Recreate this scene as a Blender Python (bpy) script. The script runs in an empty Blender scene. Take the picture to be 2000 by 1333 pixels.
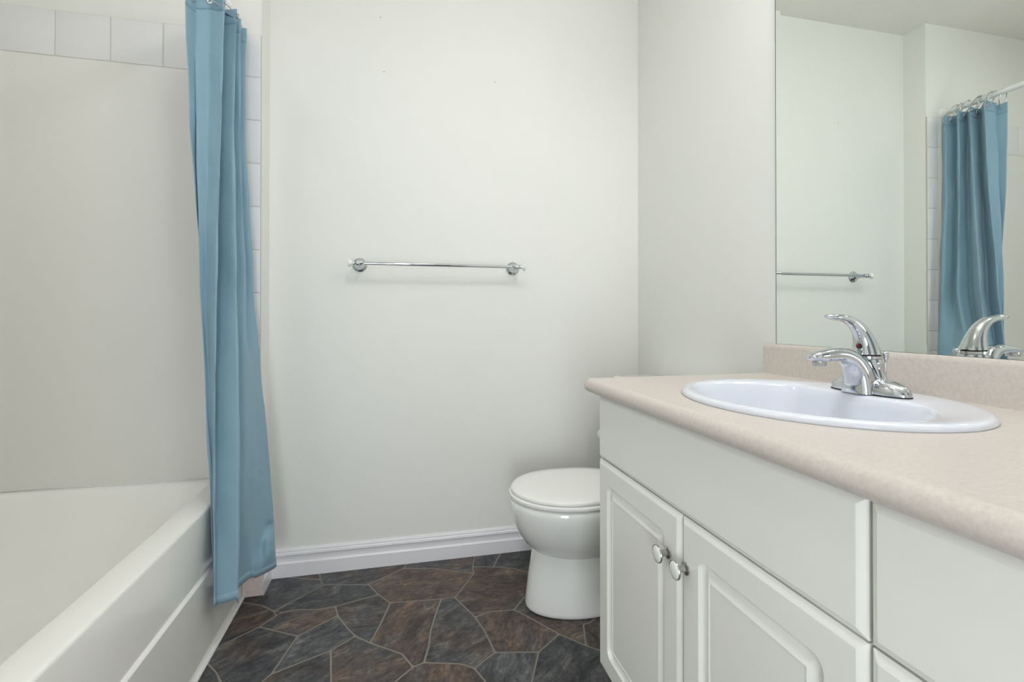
import bpy, bmesh, math, random
from mathutils import Vector, Matrix
C = bpy.context.scene.collection
PI = math.pi

# ------------------------------------------------------------------ camera
H = 0.98
cam_d = bpy.data.cameras.new('camera'); cam = bpy.data.objects.new('camera', cam_d); C.objects.link(cam)
FPX = 934.9
cam_d.sensor_width = 36.0; cam_d.lens = FPX / 2000 * 36.0
cam_d.shift_y = -(666.5 - 617.44) / 2000.0
cam_d.clip_start = 0.02
cam.location = (0, 0, H)
cam.rotation_euler = (PI / 2 + 0.0055, 0, -0.2271)
bpy.context.scene.camera = cam

# ------------------------------------------------------------------ world + light
w = bpy.data.worlds.new('world'); bpy.context.scene.world = w; w.use_nodes = True
w.node_tree.nodes['Background'].inputs[0].default_value = (0.80, 0.90, 1.0, 1)
w.node_tree.nodes['Background'].inputs[1].default_value = 0.3

def area(name, loc, rot, sx, sy, power, col):
    d = bpy.data.lights.new(name, 'AREA'); d.shape = 'RECTANGLE'; d.size = sx; d.size_y = sy
    d.energy = power; d.color = col
    o = bpy.data.objects.new(name, d); o.location = loc; o.rotation_euler = rot; C.objects.link(o)
    return o
# added daylight fill, set low in an invented, unseen doorway behind the camera
area('added_doorway_daylight', (-0.20, -1.14, 0.60), (PI / 2, 0, -0.4), 0.60, 1.00, 17.0, (0.91, 0.965, 1.02))
# made-up fill light above the bathtub (the vanity bulbs and the ceiling dome give their own light)
area('added_bathtub_fill', (-0.95, 0.90, 2.40), (0, 0, 0), 0.20, 0.20, 2.4, (0.99, 0.99, 0.99))

sc = bpy.context.scene
sc.view_settings.view_transform = 'Standard'; sc.view_settings.look = 'None'
sc.view_settings.gamma = 1.0; sc.view_settings.use_curve_mapping = False
sc.view_settings.exposure = -0.05

# ------------------------------------------------------------------ helpers
def lin(c):
    return tuple((x / 12.92 if x <= 0.04045 else ((x + 0.055) / 1.055) ** 2.4) for x in [v / 255 for v in c]) + (1,)

def mat(name, rgb, rough=0.5, metal=0.0, spec=0.5, coat=0.0, bump=None, mottle=None, emit=None):
    m = bpy.data.materials.new(name); m.use_nodes = True
    nt = m.node_tree; b = nt.nodes['Principled BSDF']
    b.inputs['Base Color'].default_value = lin(rgb)
    b.inputs['Roughness'].default_value = rough
    b.inputs['Metallic'].default_value = metal
    b.inputs['Specular IOR Level'].default_value = spec
    b.inputs['Coat Weight'].default_value = coat
    tc = nt.nodes.new('ShaderNodeTexCoord')
    if bump:
        sc_, st = bump
        n = nt.nodes.new('ShaderNodeTexNoise'); n.inputs['Scale'].default_value = sc_; n.inputs['Detail'].default_value = 5
        nt.links.new(tc.outputs['Object'], n.inputs['Vector'])
        bp = nt.nodes.new('ShaderNodeBump'); bp.inputs['Strength'].default_value = st; bp.inputs['Distance'].default_value = 0.002
        nt.links.new(n.outputs['Fac'], bp.inputs['Height']); nt.links.new(bp.outputs['Normal'], b.inputs['Normal'])
    if mottle:
        sc_, rgb2, lo, hi = mottle
        n = nt.nodes.new('ShaderNodeTexNoise'); n.inputs['Scale'].default_value = sc_; n.inputs['Detail'].default_value = 6
        n.inputs['Roughness'].default_value = 0.65
        nt.links.new(tc.outputs['Object'], n.inputs['Vector'])
        r = nt.nodes.new('ShaderNodeValToRGB')
        r.color_ramp.elements[0].position = lo; r.color_ramp.elements[0].color = lin(rgb)
        r.color_ramp.elements[1].position = hi; r.color_ramp.elements[1].color = lin(rgb2)
        nt.links.new(n.outputs['Fac'], r.inputs['Fac']); nt.links.new(r.outputs['Color'], b.inputs['Base Color'])
    if emit:
        b.inputs['Emission Color'].default_value = lin(emit[0]); b.inputs['Emission Strength'].default_value = emit[1]
    return m

M = dict(
    wall=mat('wall_paint', (241, 241, 236), 0.55, spec=0.25, bump=(260, 0.05), mottle=(3, (239, 240, 234), 0.3, 0.7)),
    ceil=mat('ceiling_paint', (247, 244, 239), 0.9, spec=0.2, bump=(180, 0.10)),
    trim=mat('white_gloss_trim', (240, 239, 242), 0.32, bump=(60, 0.02)),
    plaster=mat('scuffed_plaster', (222, 208, 202), 0.7, mottle=(90, (190, 170, 162), 0.55, 0.72)),
    tile=mat('glazed_white_tile', (236, 236, 236), 0.38),
    grout=mat('tile_grout', (214, 208, 198), 0.8),
    tub=mat('tub_acrylic', (250, 249, 243), 0.16, coat=0.3),
    surround=mat('surround_acrylic', (236, 235, 229), 0.22, coat=0.2),
    caulk=mat('white_caulk', (244, 244, 242), 0.5, bump=(120, 0.3)),
    porcelain=mat('white_porcelain', (246, 247, 243), 0.06, coat=0.5),
    sinkp=mat('sink_porcelain', (233, 237, 247), 0.06, coat=0.5),
    seat=mat('seat_plastic', (247, 247, 243), 0.2),
    chrome=mat('chrome', (206, 209, 213), 0.045, 1.0),
    nickel=mat('satin_nickel', (188, 187, 184), 0.22, 1.0),
    dark=mat('black_rubber', (22, 22, 24), 0.6),
    red=mat('red_marker', (150, 30, 25), 0.3),
    cab=mat('painted_cabinet', (243, 243, 237), 0.30, bump=(70, 0.05)),
    cabin=mat('cabinet_inside', (180, 172, 160), 0.8),
    lam=mat('beige_laminate', (216, 209, 202), 0.34, spec=0.4, mottle=(170, (207, 196, 187), 0.38, 0.68)),
    mirror=mat('mirror_silver', (240, 244, 240), 0.0, 1.0),
    medge=mat('mirror_edge', (38, 42, 40), 0.3),
    white=mat('white_enamel', (240, 240, 238), 0.2),
    bulb=mat('frosted_bulb', (255, 240, 215), 0.3, emit=((250, 248, 246), 38.0)),
    dome=mat('frosted_dome', (255, 250, 240), 0.3, emit=((249, 251, 255), 32.0)),
    lens=mat('added_fill_lens', (255, 252, 246), 0.3, emit=((255, 252, 248), 8.0)),
    fgrout=mat('floor_grout', (138, 133, 123), 0.75, bump=(300, 0.3)),
)

def fabric():
    m = bpy.data.materials.new('blue_polyester'); m.use_nodes = True
    nt = m.node_tree; b = nt.nodes['Principled BSDF']
    b.inputs['Base Color'].default_value = lin((146, 181, 198)); b.inputs['Roughness'].default_value = 0.55
    b.inputs['Sheen Weight'].default_value = 0.25; b.inputs['Specular IOR Level'].default_value = 0.35
    tc = nt.nodes.new('ShaderNodeTexCoord')
    n = nt.nodes.new('ShaderNodeTexNoise'); n.inputs['Scale'].default_value = 9; n.inputs['Detail'].default_value = 4; n.inputs['Distortion'].default_value = 1.2
    nt.links.new(tc.outputs['Object'], n.inputs['Vector'])
    n2 = nt.nodes.new('ShaderNodeTexNoise'); n2.inputs['Scale'].default_value = 900; n2.inputs['Detail'].default_value = 1
    nt.links.new(tc.outputs['Object'], n2.inputs['Vector'])
    b1 = nt.nodes.new('ShaderNodeBump'); b1.inputs['Strength'].default_value = 0.35; b1.inputs['Distance'].default_value = 0.012
    nt.links.new(n.outputs['Fac'], b1.inputs['Height'])
    b2 = nt.nodes.new('ShaderNodeBump'); b2.inputs['Strength'].default_value = 0.12; b2.inputs['Distance'].default_value = 0.001
    nt.links.new(n2.outputs['Fac'], b2.inputs['Height']); nt.links.new(b1.outputs['Normal'], b2.inputs['Normal'])
    nt.links.new(b2.outputs['Normal'], b.inputs['Normal'])
    tr = nt.nodes.new('ShaderNodeBsdfTranslucent'); tr.inputs[0].default_value = lin((140, 185, 208))
    mx = nt.nodes.new('ShaderNodeMixShader'); mx.inputs[0].default_value = 0.16
    out = nt.nodes['Material Output']
    nt.links.new(b.outputs[0], mx.inputs[1]); nt.links.new(tr.outputs[0], mx.inputs[2]); nt.links.new(mx.outputs[0], out.inputs[0])
    return m
M['fabric'] = fabric()

def slate():
    m = bpy.data.materials.new('slate_flagstone'); m.use_nodes = True
    nt = m.node_tree; b = nt.nodes['Principled BSDF']; L = nt.links
    uv = nt.nodes.new('ShaderNodeUVMap'); uv.uv_map = 'UVMap'
    at = nt.nodes.new('ShaderNodeAttribute'); at.attribute_name = 'stone'
    sep = nt.nodes.new('ShaderNodeSeparateColor'); L.new(at.outputs['Color'], sep.inputs[0])
    mp = nt.nodes.new('ShaderNodeMapping'); mp.inputs['Scale'].default_value = (9, 18, 1); L.new(uv.outputs[0], mp.inputs[0])
    nA = nt.nodes.new('ShaderNodeTexNoise'); nA.inputs['Scale'].default_value = 1.1; nA.inputs['Detail'].default_value = 13
    nA.inputs['Roughness'].default_value = 0.74; nA.inputs['Distortion'].default_value = 0.7; L.new(mp.outputs[0], nA.inputs['Vector'])
    nB = nt.nodes.new('ShaderNodeTexNoise'); nB.inputs['Scale'].default_value = 7; nB.inputs['Detail'].default_value = 4; nB.inputs['Distortion'].default_value = 0.6
    L.new(uv.outputs[0], nB.inputs['Vector'])
    # grey slate ramp, brown slate ramp
    def ramp(cols):
        r = nt.nodes.new('ShaderNodeValToRGB'); e = r.color_ramp.elements
        e[0].position = cols[0][0]; e[0].color = lin(cols[0][1]); e[1].position = cols[-1][0]; e[1].color = lin(cols[-1][1])
        for p_, c_ in cols[1:-1]:
            x = e.new(p_); x.color = lin(c_)
        return r
    g = ramp([(0.32, (42, 42, 45)), (0.46, (70, 70, 73)), (0.57, (92, 92, 93)), (0.70, (132, 130, 126))])
    br = ramp([(0.32, (50, 43, 43)), (0.45, (80, 69, 65)), (0.56, (102, 84, 73)), (0.70, (142, 120, 97))])
    L.new(nA.outputs['Fac'], g.inputs[0]); L.new(nA.outputs['Fac'], br.inputs[0])
    # patchy mix biased by the stone's own tone
    ad = nt.nodes.new('ShaderNodeMath'); ad.operation = 'ADD'; L.new(nB.outputs['Fac'], ad.inputs[0]); L.new(sep.outputs[0], ad.inputs[1])
    mr = nt.nodes.new('ShaderNodeMapRange'); mr.inputs['From Min'].default_value = 0.85; mr.inputs['From Max'].default_value = 1.14; L.new(ad.outputs[0], mr.inputs[0])
    mx = nt.nodes.new('ShaderNodeMix'); mx.data_type = 'RGBA'; L.new(mr.outputs[0], mx.inputs[0]); L.new(g.outputs[0], mx.inputs[6]); L.new(br.outputs[0], mx.inputs[7])
    hv = nt.nodes.new('ShaderNodeHueSaturation'); L.new(mx.outputs[2], hv.inputs['Color']); L.new(sep.outputs[1], hv.inputs['Value'])
    nC = nt.nodes.new('ShaderNodeTexNoise'); nC.inputs['Scale'].default_value = 4.5; nC.inputs['Detail'].default_value = 8; nC.inputs['Roughness'].default_value = 0.7; nC.inputs['Distortion'].default_value = 0.5
    L.new(mp.outputs[0], nC.inputs['Vector'])
    rc = nt.nodes.new('ShaderNodeMapRange'); rc.inputs['From Min'].default_value = 0.36; rc.inputs['From Max'].default_value = 0.66; rc.inputs['To Min'].default_value = 0.62; rc.inputs['To Max'].default_value = 1.55; L.new(nC.outputs['Fac'], rc.inputs[0])
    hv2 = nt.nodes.new('ShaderNodeHueSaturation'); L.new(hv.outputs[0], hv2.inputs['Color']); L.new(rc.outputs[0], hv2.inputs['Value'])
    L.new(hv2.outputs[0], b.inputs['Base Color'])
    b.inputs['Roughness'].default_value = 0.42; b.inputs['Specular IOR Level'].default_value = 0.35
    bp = nt.nodes.new('ShaderNodeBump'); bp.inputs['Strength'].default_value = 0.5; bp.inputs['Distance'].default_value = 0.004
    L.new(nA.outputs['Fac'], bp.inputs['Height']); L.new(bp.outputs['Normal'], b.inputs['Normal'])
    return m
M['slate'] = slate()

def build(name, bm, m, parent=None, smooth=False, recalc=True):
    if recalc: bmesh.ops.recalc_face_normals(bm, faces=bm.faces[:])
    me = bpy.data.meshes.new(name); bm.to_mesh(me); bm.free()
    for x in (m if isinstance(m, (list, tuple)) else [m]): me.materials.append(x)
    if smooth is True:
        for p_ in me.polygons: p_.use_smooth = True
    o = bpy.data.objects.new(name, me); C.objects.link(o)
    if smooth and smooth is not True:
        bmx = bmesh.new(); bmx.from_mesh(me)
        for f in bmx.faces: f.smooth = True
        for e in bmx.edges:
            if len(e.link_faces) == 2 and e.calc_face_angle(0) > math.radians(smooth): e.smooth = False
        bmx.to_mesh(me); bmx.free()
    if parent:
        o.parent = parent
        o.matrix_parent_inverse = Matrix.Translation(-Vector(parent.location)) if parent.type == 'EMPTY' and not parent.parent else Matrix.Identity(4)
    return o

def tag(o, label=None, cat=None, group=None, kind=None):
    if label: o['label'] = label
    if cat: o['category'] = cat
    if group: o['group'] = group
    if kind: o['kind'] = kind
    return o
def thing(name, label, cat, loc=(0, 0, 0), group=None):
    o = bpy.data.objects.new(name, None); o.location = loc; o.empty_display_size = 0.05; C.objects.link(o)
    return tag(o, label, cat, group)
def struct(name, bm, m, label=None, smooth=False, **k):
    o = build(name, bm, m, smooth=smooth, **k); o['kind'] = 'structure'
    if label: o['label'] = label; o['category'] = name.split('_')[0]
    return o

def add_box(bm, x0, x1, y0, y1, z0, z1, bev=0, seg=2):
    r = bmesh.ops.create_cube(bm, size=1)
    vs = r['verts']
    for v in vs:
        v.co = Vector(((x0 + x1) / 2 + v.co.x * (x1 - x0), (y0 + y1) / 2 + v.co.y * (y1 - y0), (z0 + z1) / 2 + v.co.z * (z1 - z0)))
    if bev:
        es = list({e for v in vs for e in v.link_edges})
        bmesh.ops.bevel(bm, geom=es, offset=bev, segments=seg, profile=0.5, affect='EDGES')
    return bm
def box(*a, **k): return add_box(bmesh.new(), *a, **k)

def loft(bm, rings, close=True, cap0=True, cap1=True):
    R = [[bm.verts.new(p) for p in r] for r in rings]
    n = len(R[0])
    for a, b in zip(R, R[1:]):
        for i in range(n if close else n - 1):
            j = (i + 1) % n
            bm.faces.new((a[i], a[j], b[j], b[i]))
    if cap0: bm.faces.new(R[0][::-1])
    if cap1: bm.faces.new(R[-1])
    return R

def lathe(bm, prof, origin, axis, n=40, cap0=True, cap1=True):
    ax = Vector(axis).normalized(); o = Vector(origin)
    u = ax.orthogonal().normalized(); v = ax.cross(u)
    loft(bm, [[o + ax * h + (u * math.cos(2 * PI * i / n) + v * math.sin(2 * PI * i / n)) * max(r, 1e-5) for i in range(n)] for r, h in prof], True, cap0, cap1)
    return bm

def tube(bm, pts, r, n=12, caps=True):
    pts = [Vector(p) for p in pts]; rings = []; u = None
    for i, p in enumerate(pts):
        t = (pts[min(i + 1, len(pts) - 1)] - pts[max(i - 1, 0)]).normalized()
        if u is None: u = t.orthogonal().normalized()
        u = (u - t * u.dot(t)).normalized(); v = t.cross(u)
        rr = r[i] if isinstance(r, (list, tuple)) else r
        rings.append([p + (u * math.cos(2 * PI * k / n) + v * math.sin(2 * PI * k / n)) * rr for k in range(n)])
    loft(bm, rings, True, caps, caps); return bm

def catmull(pts, n):
    P = [Vector(p) for p in pts]; P = [P[0] * 2 - P[1]] + P + [P[-1] * 2 - P[-2]]; out = []
    for i in range(1, len(P) - 2):
        for k in range(n):
            t = k / n; a, b, c, d = P[i - 1:i + 3]
            out.append(0.5 * ((2 * b) + (c - a) * t + (2 * a - 5 * b + 4 * c - d) * t * t + (3 * b - a - 3 * c + d) * t ** 3))
    out.append(P[-2]); return out

def rrect(x0, x1, y0, y1, r, n=6):
    """rounded rectangle outline, anticlockwise, 4*(n+1) points"""
    out = []
    for cx, cy, a0 in ((x1 - r, y1 - r, 0), (x0 + r, y1 - r, 90), (x0 + r, y0 + r, 180), (x1 - r, y0 + r, 270)):
        for k in range(n + 1):
            a = math.radians(a0 + 90 * k / n); out.append((cx + r * math.cos(a), cy + r * math.sin(a)))
    return out

def extrude_profile(bm, prof, A, B, along):
    """prof: closed list of 2-D points; along(p, t) -> 3-D position"""
    loft(bm, [[along(q, A) for q in prof], [along(q, B) for q in prof]]); return bm

# ------------------------------------------------------------------ room dimensions
XR, YB, XJ, YJ = 1.0408, 1.9756, -0.4884, 1.8651
XAP, HR, CEIL, XL = -0.5523, 0.4244, 2.4636, -1.325
YF = -1.0
Y_TUB0 = 0.335

# ------------------------------------------------------------------ floor
STONES = [
[ (-0.430,2.003), (-0.402,1.955), (-0.294,1.916), (-0.315,2.000)],
[ (-0.545,1.831), (-0.462,1.790), (-0.418,1.748), (-0.281,1.878), (-0.294,1.916), (-0.402,1.955), (-0.505,2.013), (-0.583,1.890)],
[ (-0.412,1.744), (-0.388,1.732), (-0.331,1.736), (-0.274,1.723), (-0.218,1.728), (-0.078,1.767), (-0.118,1.843), (-0.277,1.877)],
[ (-0.277,1.877), (-0.118,1.843), (0.009,1.929), (0.023,1.962), (0.035,2.031), (-0.319,2.029), (-0.296,1.927)],
[ (0.009,1.929), (0.125,1.902), (0.272,1.830), (0.275,1.883), (0.295,1.958), (0.310,2.013), (0.040,2.008)],
[ (0.275,1.883), (0.354,1.861), (0.406,1.968), (0.435,2.031), (0.312,2.026)],
[ (0.354,1.861), (0.430,1.832), (0.479,1.793), (0.596,1.721), (0.713,1.991), (0.432,2.017)],
[ (0.009,1.929), (-0.118,1.843), (-0.078,1.767), (-0.036,1.707), (0.137,1.690), (0.185,1.689), (0.272,1.830), (0.125,1.902)],
[ (0.272,1.830), (0.185,1.689), (0.237,1.562), (0.288,1.582), (0.370,1.572), (0.422,1.635), (0.511,1.705), (0.479,1.793), (0.430,1.832), (0.354,1.861), (0.275,1.883)],
[ (-0.036,1.707), (0.137,1.690), (0.114,1.616), (0.090,1.523), (0.082,1.460), (0.064,1.390), (0.033,1.379), (0.003,1.440), (-0.090,1.510), (-0.063,1.599)],
[ (0.137,1.690), (0.185,1.689), (0.237,1.562), (0.257,1.479), (0.269,1.385), (0.200,1.335), (0.167,1.361), (0.064,1.390), (0.082,1.460), (0.090,1.523), (0.114,1.616)],
[ (0.237,1.562), (0.288,1.582), (0.370,1.572), (0.405,1.529), (0.478,1.421), (0.394,1.358), (0.269,1.385), (0.257,1.479)],
[ (-0.078,1.767), (-0.036,1.707), (-0.063,1.599), (-0.090,1.510), (-0.137,1.553), (-0.166,1.600), (-0.203,1.673), (-0.218,1.728)],
[ (-0.388,1.732), (-0.331,1.736), (-0.274,1.723), (-0.218,1.728), (-0.203,1.673), (-0.311,1.593), (-0.439,1.668), (-0.399,1.721)],
[ (-0.567,1.839), (-0.544,1.828), (-0.462,1.790), (-0.418,1.748), (-0.399,1.721), (-0.439,1.668), (-0.524,1.600), (-0.548,1.576), (-0.583,1.564)],
[ (-0.439,1.668), (-0.311,1.593), (-0.348,1.440), (-0.365,1.415), (-0.387,1.353), (-0.444,1.401), (-0.472,1.438), (-0.498,1.481), (-0.527,1.516), (-0.547,1.541), (-0.580,1.557), (-0.548,1.576), (-0.524,1.600)],
[ (-0.311,1.593), (-0.203,1.673), (-0.166,1.600), (-0.137,1.553), (-0.202,1.502), (-0.348,1.440)],
[ (-0.202,1.502), (-0.348,1.440), (-0.365,1.415), (-0.387,1.353), (-0.159,1.222), (-0.183,1.372)],
[ (-0.202,1.502), (-0.137,1.553), (-0.090,1.510), (0.003,1.440), (0.033,1.379), (-0.017,1.333), (-0.056,1.294), (-0.159,1.222), (-0.183,1.372)],
[ (0.033,1.379), (0.064,1.390), (0.167,1.361), (0.200,1.335), (0.223,1.278), (0.242,1.191), (0.135,1.111), (-0.003,1.171), (-0.056,1.294), (-0.017,1.333)],
[ (0.200,1.335), (0.269,1.385), (0.394,1.358), (0.343,1.250), (0.303,1.185), (0.242,1.191), (0.223,1.278)],
[ (0.394,1.358), (0.478,1.421), (0.540,1.352), (0.567,1.329), (0.640,1.267), (0.602,1.108), (0.303,1.185), (0.343,1.250)],
[ (0.370,1.572), (0.422,1.635), (0.511,1.705), (0.714,1.528), (0.595,1.453), (0.569,1.448), (0.540,1.352), (0.478,1.421), (0.405,1.529)],
[ (0.569,1.448), (0.540,1.352), (0.567,1.329), (0.640,1.267), (0.789,1.452), (0.714,1.528), (0.595,1.453)],
[ (-0.580,1.557), (-0.547,1.541), (-0.527,1.516), (-0.498,1.481), (-0.472,1.438), (-0.444,1.401), (-0.470,1.324), (-0.603,1.456)],

]
TONE = [0.55,0.30,0.24,0.42,0.50,0.30,0.36,0.62,0.60,0.64,0.40,0.52,0.44,0.54,0.50,0.42,0.18,0.46,0.46,0.60,0.14,0.28,0.46,0.50,0.26]
VAL = [0.95,0.86,0.84,0.92,1.02,0.86,0.82,1.04,0.88,1.02,0.98,1.12,0.96,1.0,0.78,0.92,1.14,0.92,0.98,1.04,1.16,0.86,0.92,0.78,0.82]
ANG = [10,20,15,20,15,60,10,20,-5,55,30,70,-8,20,30,38,35,35,25,75,60,50,20,80,40]

def clip_poly(poly, a, b, c):
    out = []
    for i in range(len(poly)):
        p, q = poly[i], poly[(i + 1) % len(poly)]
        dp, dq = a * p[0] + b * p[1] - c, a * q[0] + b * q[1] - c
        if dp <= 0: out.append(p)
        if dp * dq < 0:
            t = dp / (dp - dq); out.append((p[0] + t * (q[0] - p[0]), p[1] + t * (q[1] - p[1])))
    return out

def make_floor():
    bm = bmesh.new(); uvl = bm.loops.layers.uv.new('UVMap'); cl = bm.loops.layers.float_color.new('stone')
    rnd = random.Random(4)
    def stone(poly, z, tone, val, ang):
        if sum(p[0] * q[1] - q[0] * p[1] for p, q in zip(poly, poly[1:] + poly[:1])) < 0: poly = poly[::-1]
        q = []                                   # drop doubled corners
        for p in poly:
            if not q or math.dist(p, q[-1]) > .004: q.append(p)
        if math.dist(q[0], q[-1]) < .004: q.pop()
        if len(q) < 3: return
        bm.faces.new([bm.verts.new((x, y, z - .00012)) for x, y in q])      # grout bed
        ins = []; n = len(q); g = .0036
        for i in range(n):
            a, b, c = Vector(q[i - 1]), Vector(q[i]), Vector(q[(i + 1) % n])
            d1 = (b - a).normalized(); d2 = (c - b).normalized()
            n1 = Vector((-d1.y, d1.x)); n2 = Vector((-d2.y, d2.x)); m_ = n1 + n2
            if m_.length < .2: m_ = n1
            m_ = m_.normalized(); ins.append(b + m_ * min(g / max(m_.dot(n1), .35), g * 2.2))
        # soften the corners
        out = []
        for i in range(n):
            a, b, c = ins[i - 1], ins[i], ins[(i + 1) % n]
            r1 = min(.35, .006 / max((a - b).length, 1e-5)); r2 = min(.35, .006 / max((c - b).length, 1e-5))
            out += [b + (a - b) * r1, b * .5 + (a * r1 + b * (1 - r1)) * .25 + (c * r2 + b * (1 - r2)) * .25, b + (c - b) * r2]
        f = bm.faces.new([bm.verts.new((v.x, v.y, z)) for v in out])
        # dark printed edge line round each stone, a shadow edge put into the colour
        cx_ = sum((v for v in out), Vector((0, 0))) / len(out)
        rim = bm.faces.new([bm.verts.new((v.x + (v.x - cx_.x) / max((v - cx_).length, 1e-5) * .0011, v.y + (v.y - cx_.y) / max((v - cx_).length, 1e-5) * .0011 - .0006, z - .00006)) for v in out])
        rim.material_index = 1
        for l in rim.loops: l[uvl].uv = (l.vert.co.x, l.vert.co.y); l[cl] = (.3, .45, 0, 1)
        a = math.radians(ang); ox, oy = rnd.uniform(0, 30), rnd.uniform(0, 30)
        f.material_index = 1
        for l in f.loops:
            x, y = l.vert.co.x, l.vert.co.y
            l[uvl].uv = (x * math.cos(a) + y * math.sin(a) + ox, -x * math.sin(a) + y * math.cos(a) + oy)
            l[cl] = (tone, val, 0, 1)
    # slab below
    add_box(bm, XL - .1, XR + .1, YF - .1, YB + .1, -0.05, -0.0008)
    # field of flagstones over the whole floor
    seeds = []
    x = XL
    for i in range(12):
        for j in range(15):
            seeds.append((XL - .1 + 0.22 * (i + rnd.uniform(.1, .9)), YF - .1 + 0.215 * (j + rnd.uniform(.1, .9))))
    for s in seeds:
        poly = [(XL - .1, YF - .1), (XR + .1, YF - .1), (XR + .1, YB + .1), (XL - .1, YB + .1)]
        for q in seeds:
            if q is s or abs(q[0] - s[0]) + abs(q[1] - s[1]) > 1.2: continue
            a, b = q[0] - s[0], q[1] - s[1]
            poly = clip_poly(poly, a, b, a * (q[0] + s[0]) / 2 + b * (q[1] + s[1]) / 2)
            if len(poly) < 3: break
        if len(poly) >= 3: stone(poly, -0.0003, rnd.uniform(.2, .65), rnd.uniform(.8, 1.1), rnd.uniform(0, 180))
    for i, poly in enumerate(STONES):
        stone(poly, 0.0, TONE[i], VAL[i], ANG[i])
    return struct('floor', bm, [M['fgrout'], M['slate']], 'brown and grey slate flagstone vinyl floor', recalc=False)
make_floor()

# ------------------------------------------------------------------ walls and ceiling
struct('ceiling', box(XL - .1, XR + .1, YF - .1, YB + .1, CEIL, CEIL + .06), M['ceil'])
wb = struct('wall_back', box(XJ - .02, XR + .1, YB, YB + .1, 0, CEIL), M['wall'])
struct('wall_tub_end', box(XL - .1, XJ, YJ, YB + .1, 0, CEIL), M['wall'])
struct('wall_right', box(XR, XR + .1, YF - .1, YB, 0, CEIL), M['wall'])
struct('wall_tub_side', box(XL - .1, XL, Y_TUB0, YJ, 0, CEIL), M['wall'])
struct('wall_left', box(XL - .1, XAP + .02, YF - .1, Y_TUB0, 0, CEIL), M['wall'])
bm = bmesh.new()
add_box(bm, XAP + .02, -0.46, YF - .1, YF, 0, CEIL); add_box(bm, 0.50, XR, YF - .1, YF, 0, CEIL); add_box(bm, -0.46, 0.50, YF - .1, YF, 2.1, CEIL)
struct('wall_front', bm, M['wall'])
bm = bmesh.new()
add_box(bm, -0.53, -0.46, YF, YF + .018, 0, 2.17, .004); add_box(bm, 0.50, 0.57, YF, YF + .018, 0, 2.17, .004); add_box(bm, -0.53, 0.57, YF, YF + .018, 2.10, 2.17, .004)
struct('door_1', bm, M['trim'])
# tiny nail marks in the towel bar wall
for x, z, a in ((-0.069, 1.968, .2), (0.383, 1.976, .9), (-0.083, 2.184, .5)):
    bm = bmesh.new()
    for v in bmesh.ops.create_uvsphere(bm, u_segments=8, v_segments=6, radius=1)['verts']:
        q = Vector((v.co.x * .0032, v.co.y * .0009, v.co.z * .0011)); q.rotate(Matrix.Rotation(a, 3, 'Y'))
        v.co = q + Vector((x, YB - .0003, z))
    build('nail_mark', bm, M['dark'], wb)

# ------------------------------------------------------------------ baseboards
BB = [(0, 0), (.0150, 0), (.0150, .0505), (.0125, .0535), (.0095, .0560), (.0088, .0625), (.0092, .070), (.0108, .077), (.0138, .0825), (.0120, .0840),
      (.0122, .0875), (.0105, .0900), (.0085, .0915), (.0088, .0955), (.0070, .0990), (.0045, .1028), (0, .1032)]
def bboard(name, pts):
    """pts: list of (x, y, nx, ny) mitred corners"""
    bm = bmesh.new()
    loft(bm, [[(x + nx * d, y + ny * d, z) for d, z in BB] for x, y, nx, ny in pts])
    return struct(name, bm, M['trim'], smooth=28)
bboard('baseboard_back', [(XJ, YB, 1, -1), (XR, YB, -1, -1)])
bboard('baseboard_jog', [(XJ, YB, 1, -1), (XJ, YJ, 1, -1)])
bm = bmesh.new(); add_box(bm, XAP + .009, XJ + .013, YJ - .013, YJ, 0, .103, .002)
struct('baseboard_end', bm, M['plaster'])
bboard('baseboard_right', [(XR, YB, -1, -1), (XR, 1.16, -1, 0)])
struct('trim_1', tube(bmesh.new(), [(XAP + .013, YJ - .012, .002), (XAP + .013, Y_TUB0, .002)], .0065, 8), M['caulk'])

# ------------------------------------------------------------------ tiles above and beside the surround
PX = [-1.2615, -1.106, -0.9495, -0.794, -0.6385]
def make_tiles():
    bm = bmesh.new(); g = .0012
    def tl(x0, x1, z0, z1): add_box(bm, x0 + g, x1 - g, YJ - .008, YJ, z0 + g, z1 - g, .0022, 3)
    tl(XL, PX[0], 1.8399, 1.9914)
    for a, b in zip(PX, PX[1:]): tl(a, b, 1.8399, 1.9914)
    tl(PX[-1], XAP - .003, 1.8399, 1.9914)
    z = 1.9914
    for k in range(13):
        z0 = max(z - .1535, .104)
        if z - z0 < .02: break
        tl(XAP - .003, XJ - .0005, z0, z); z = z0
    o = tag(build('tile_border', bm, M['tile'], smooth=40), 'glossy white square tiles bordering the bathtub surround', 'tiles'); o['kind'] = 'structure'
    o.name = 'trim_2'
    g_ = struct('trim_3', box(XL, XJ, YJ - .0062, YJ + .001, .104, 1.991), M['grout'])
make_tiles()

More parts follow.
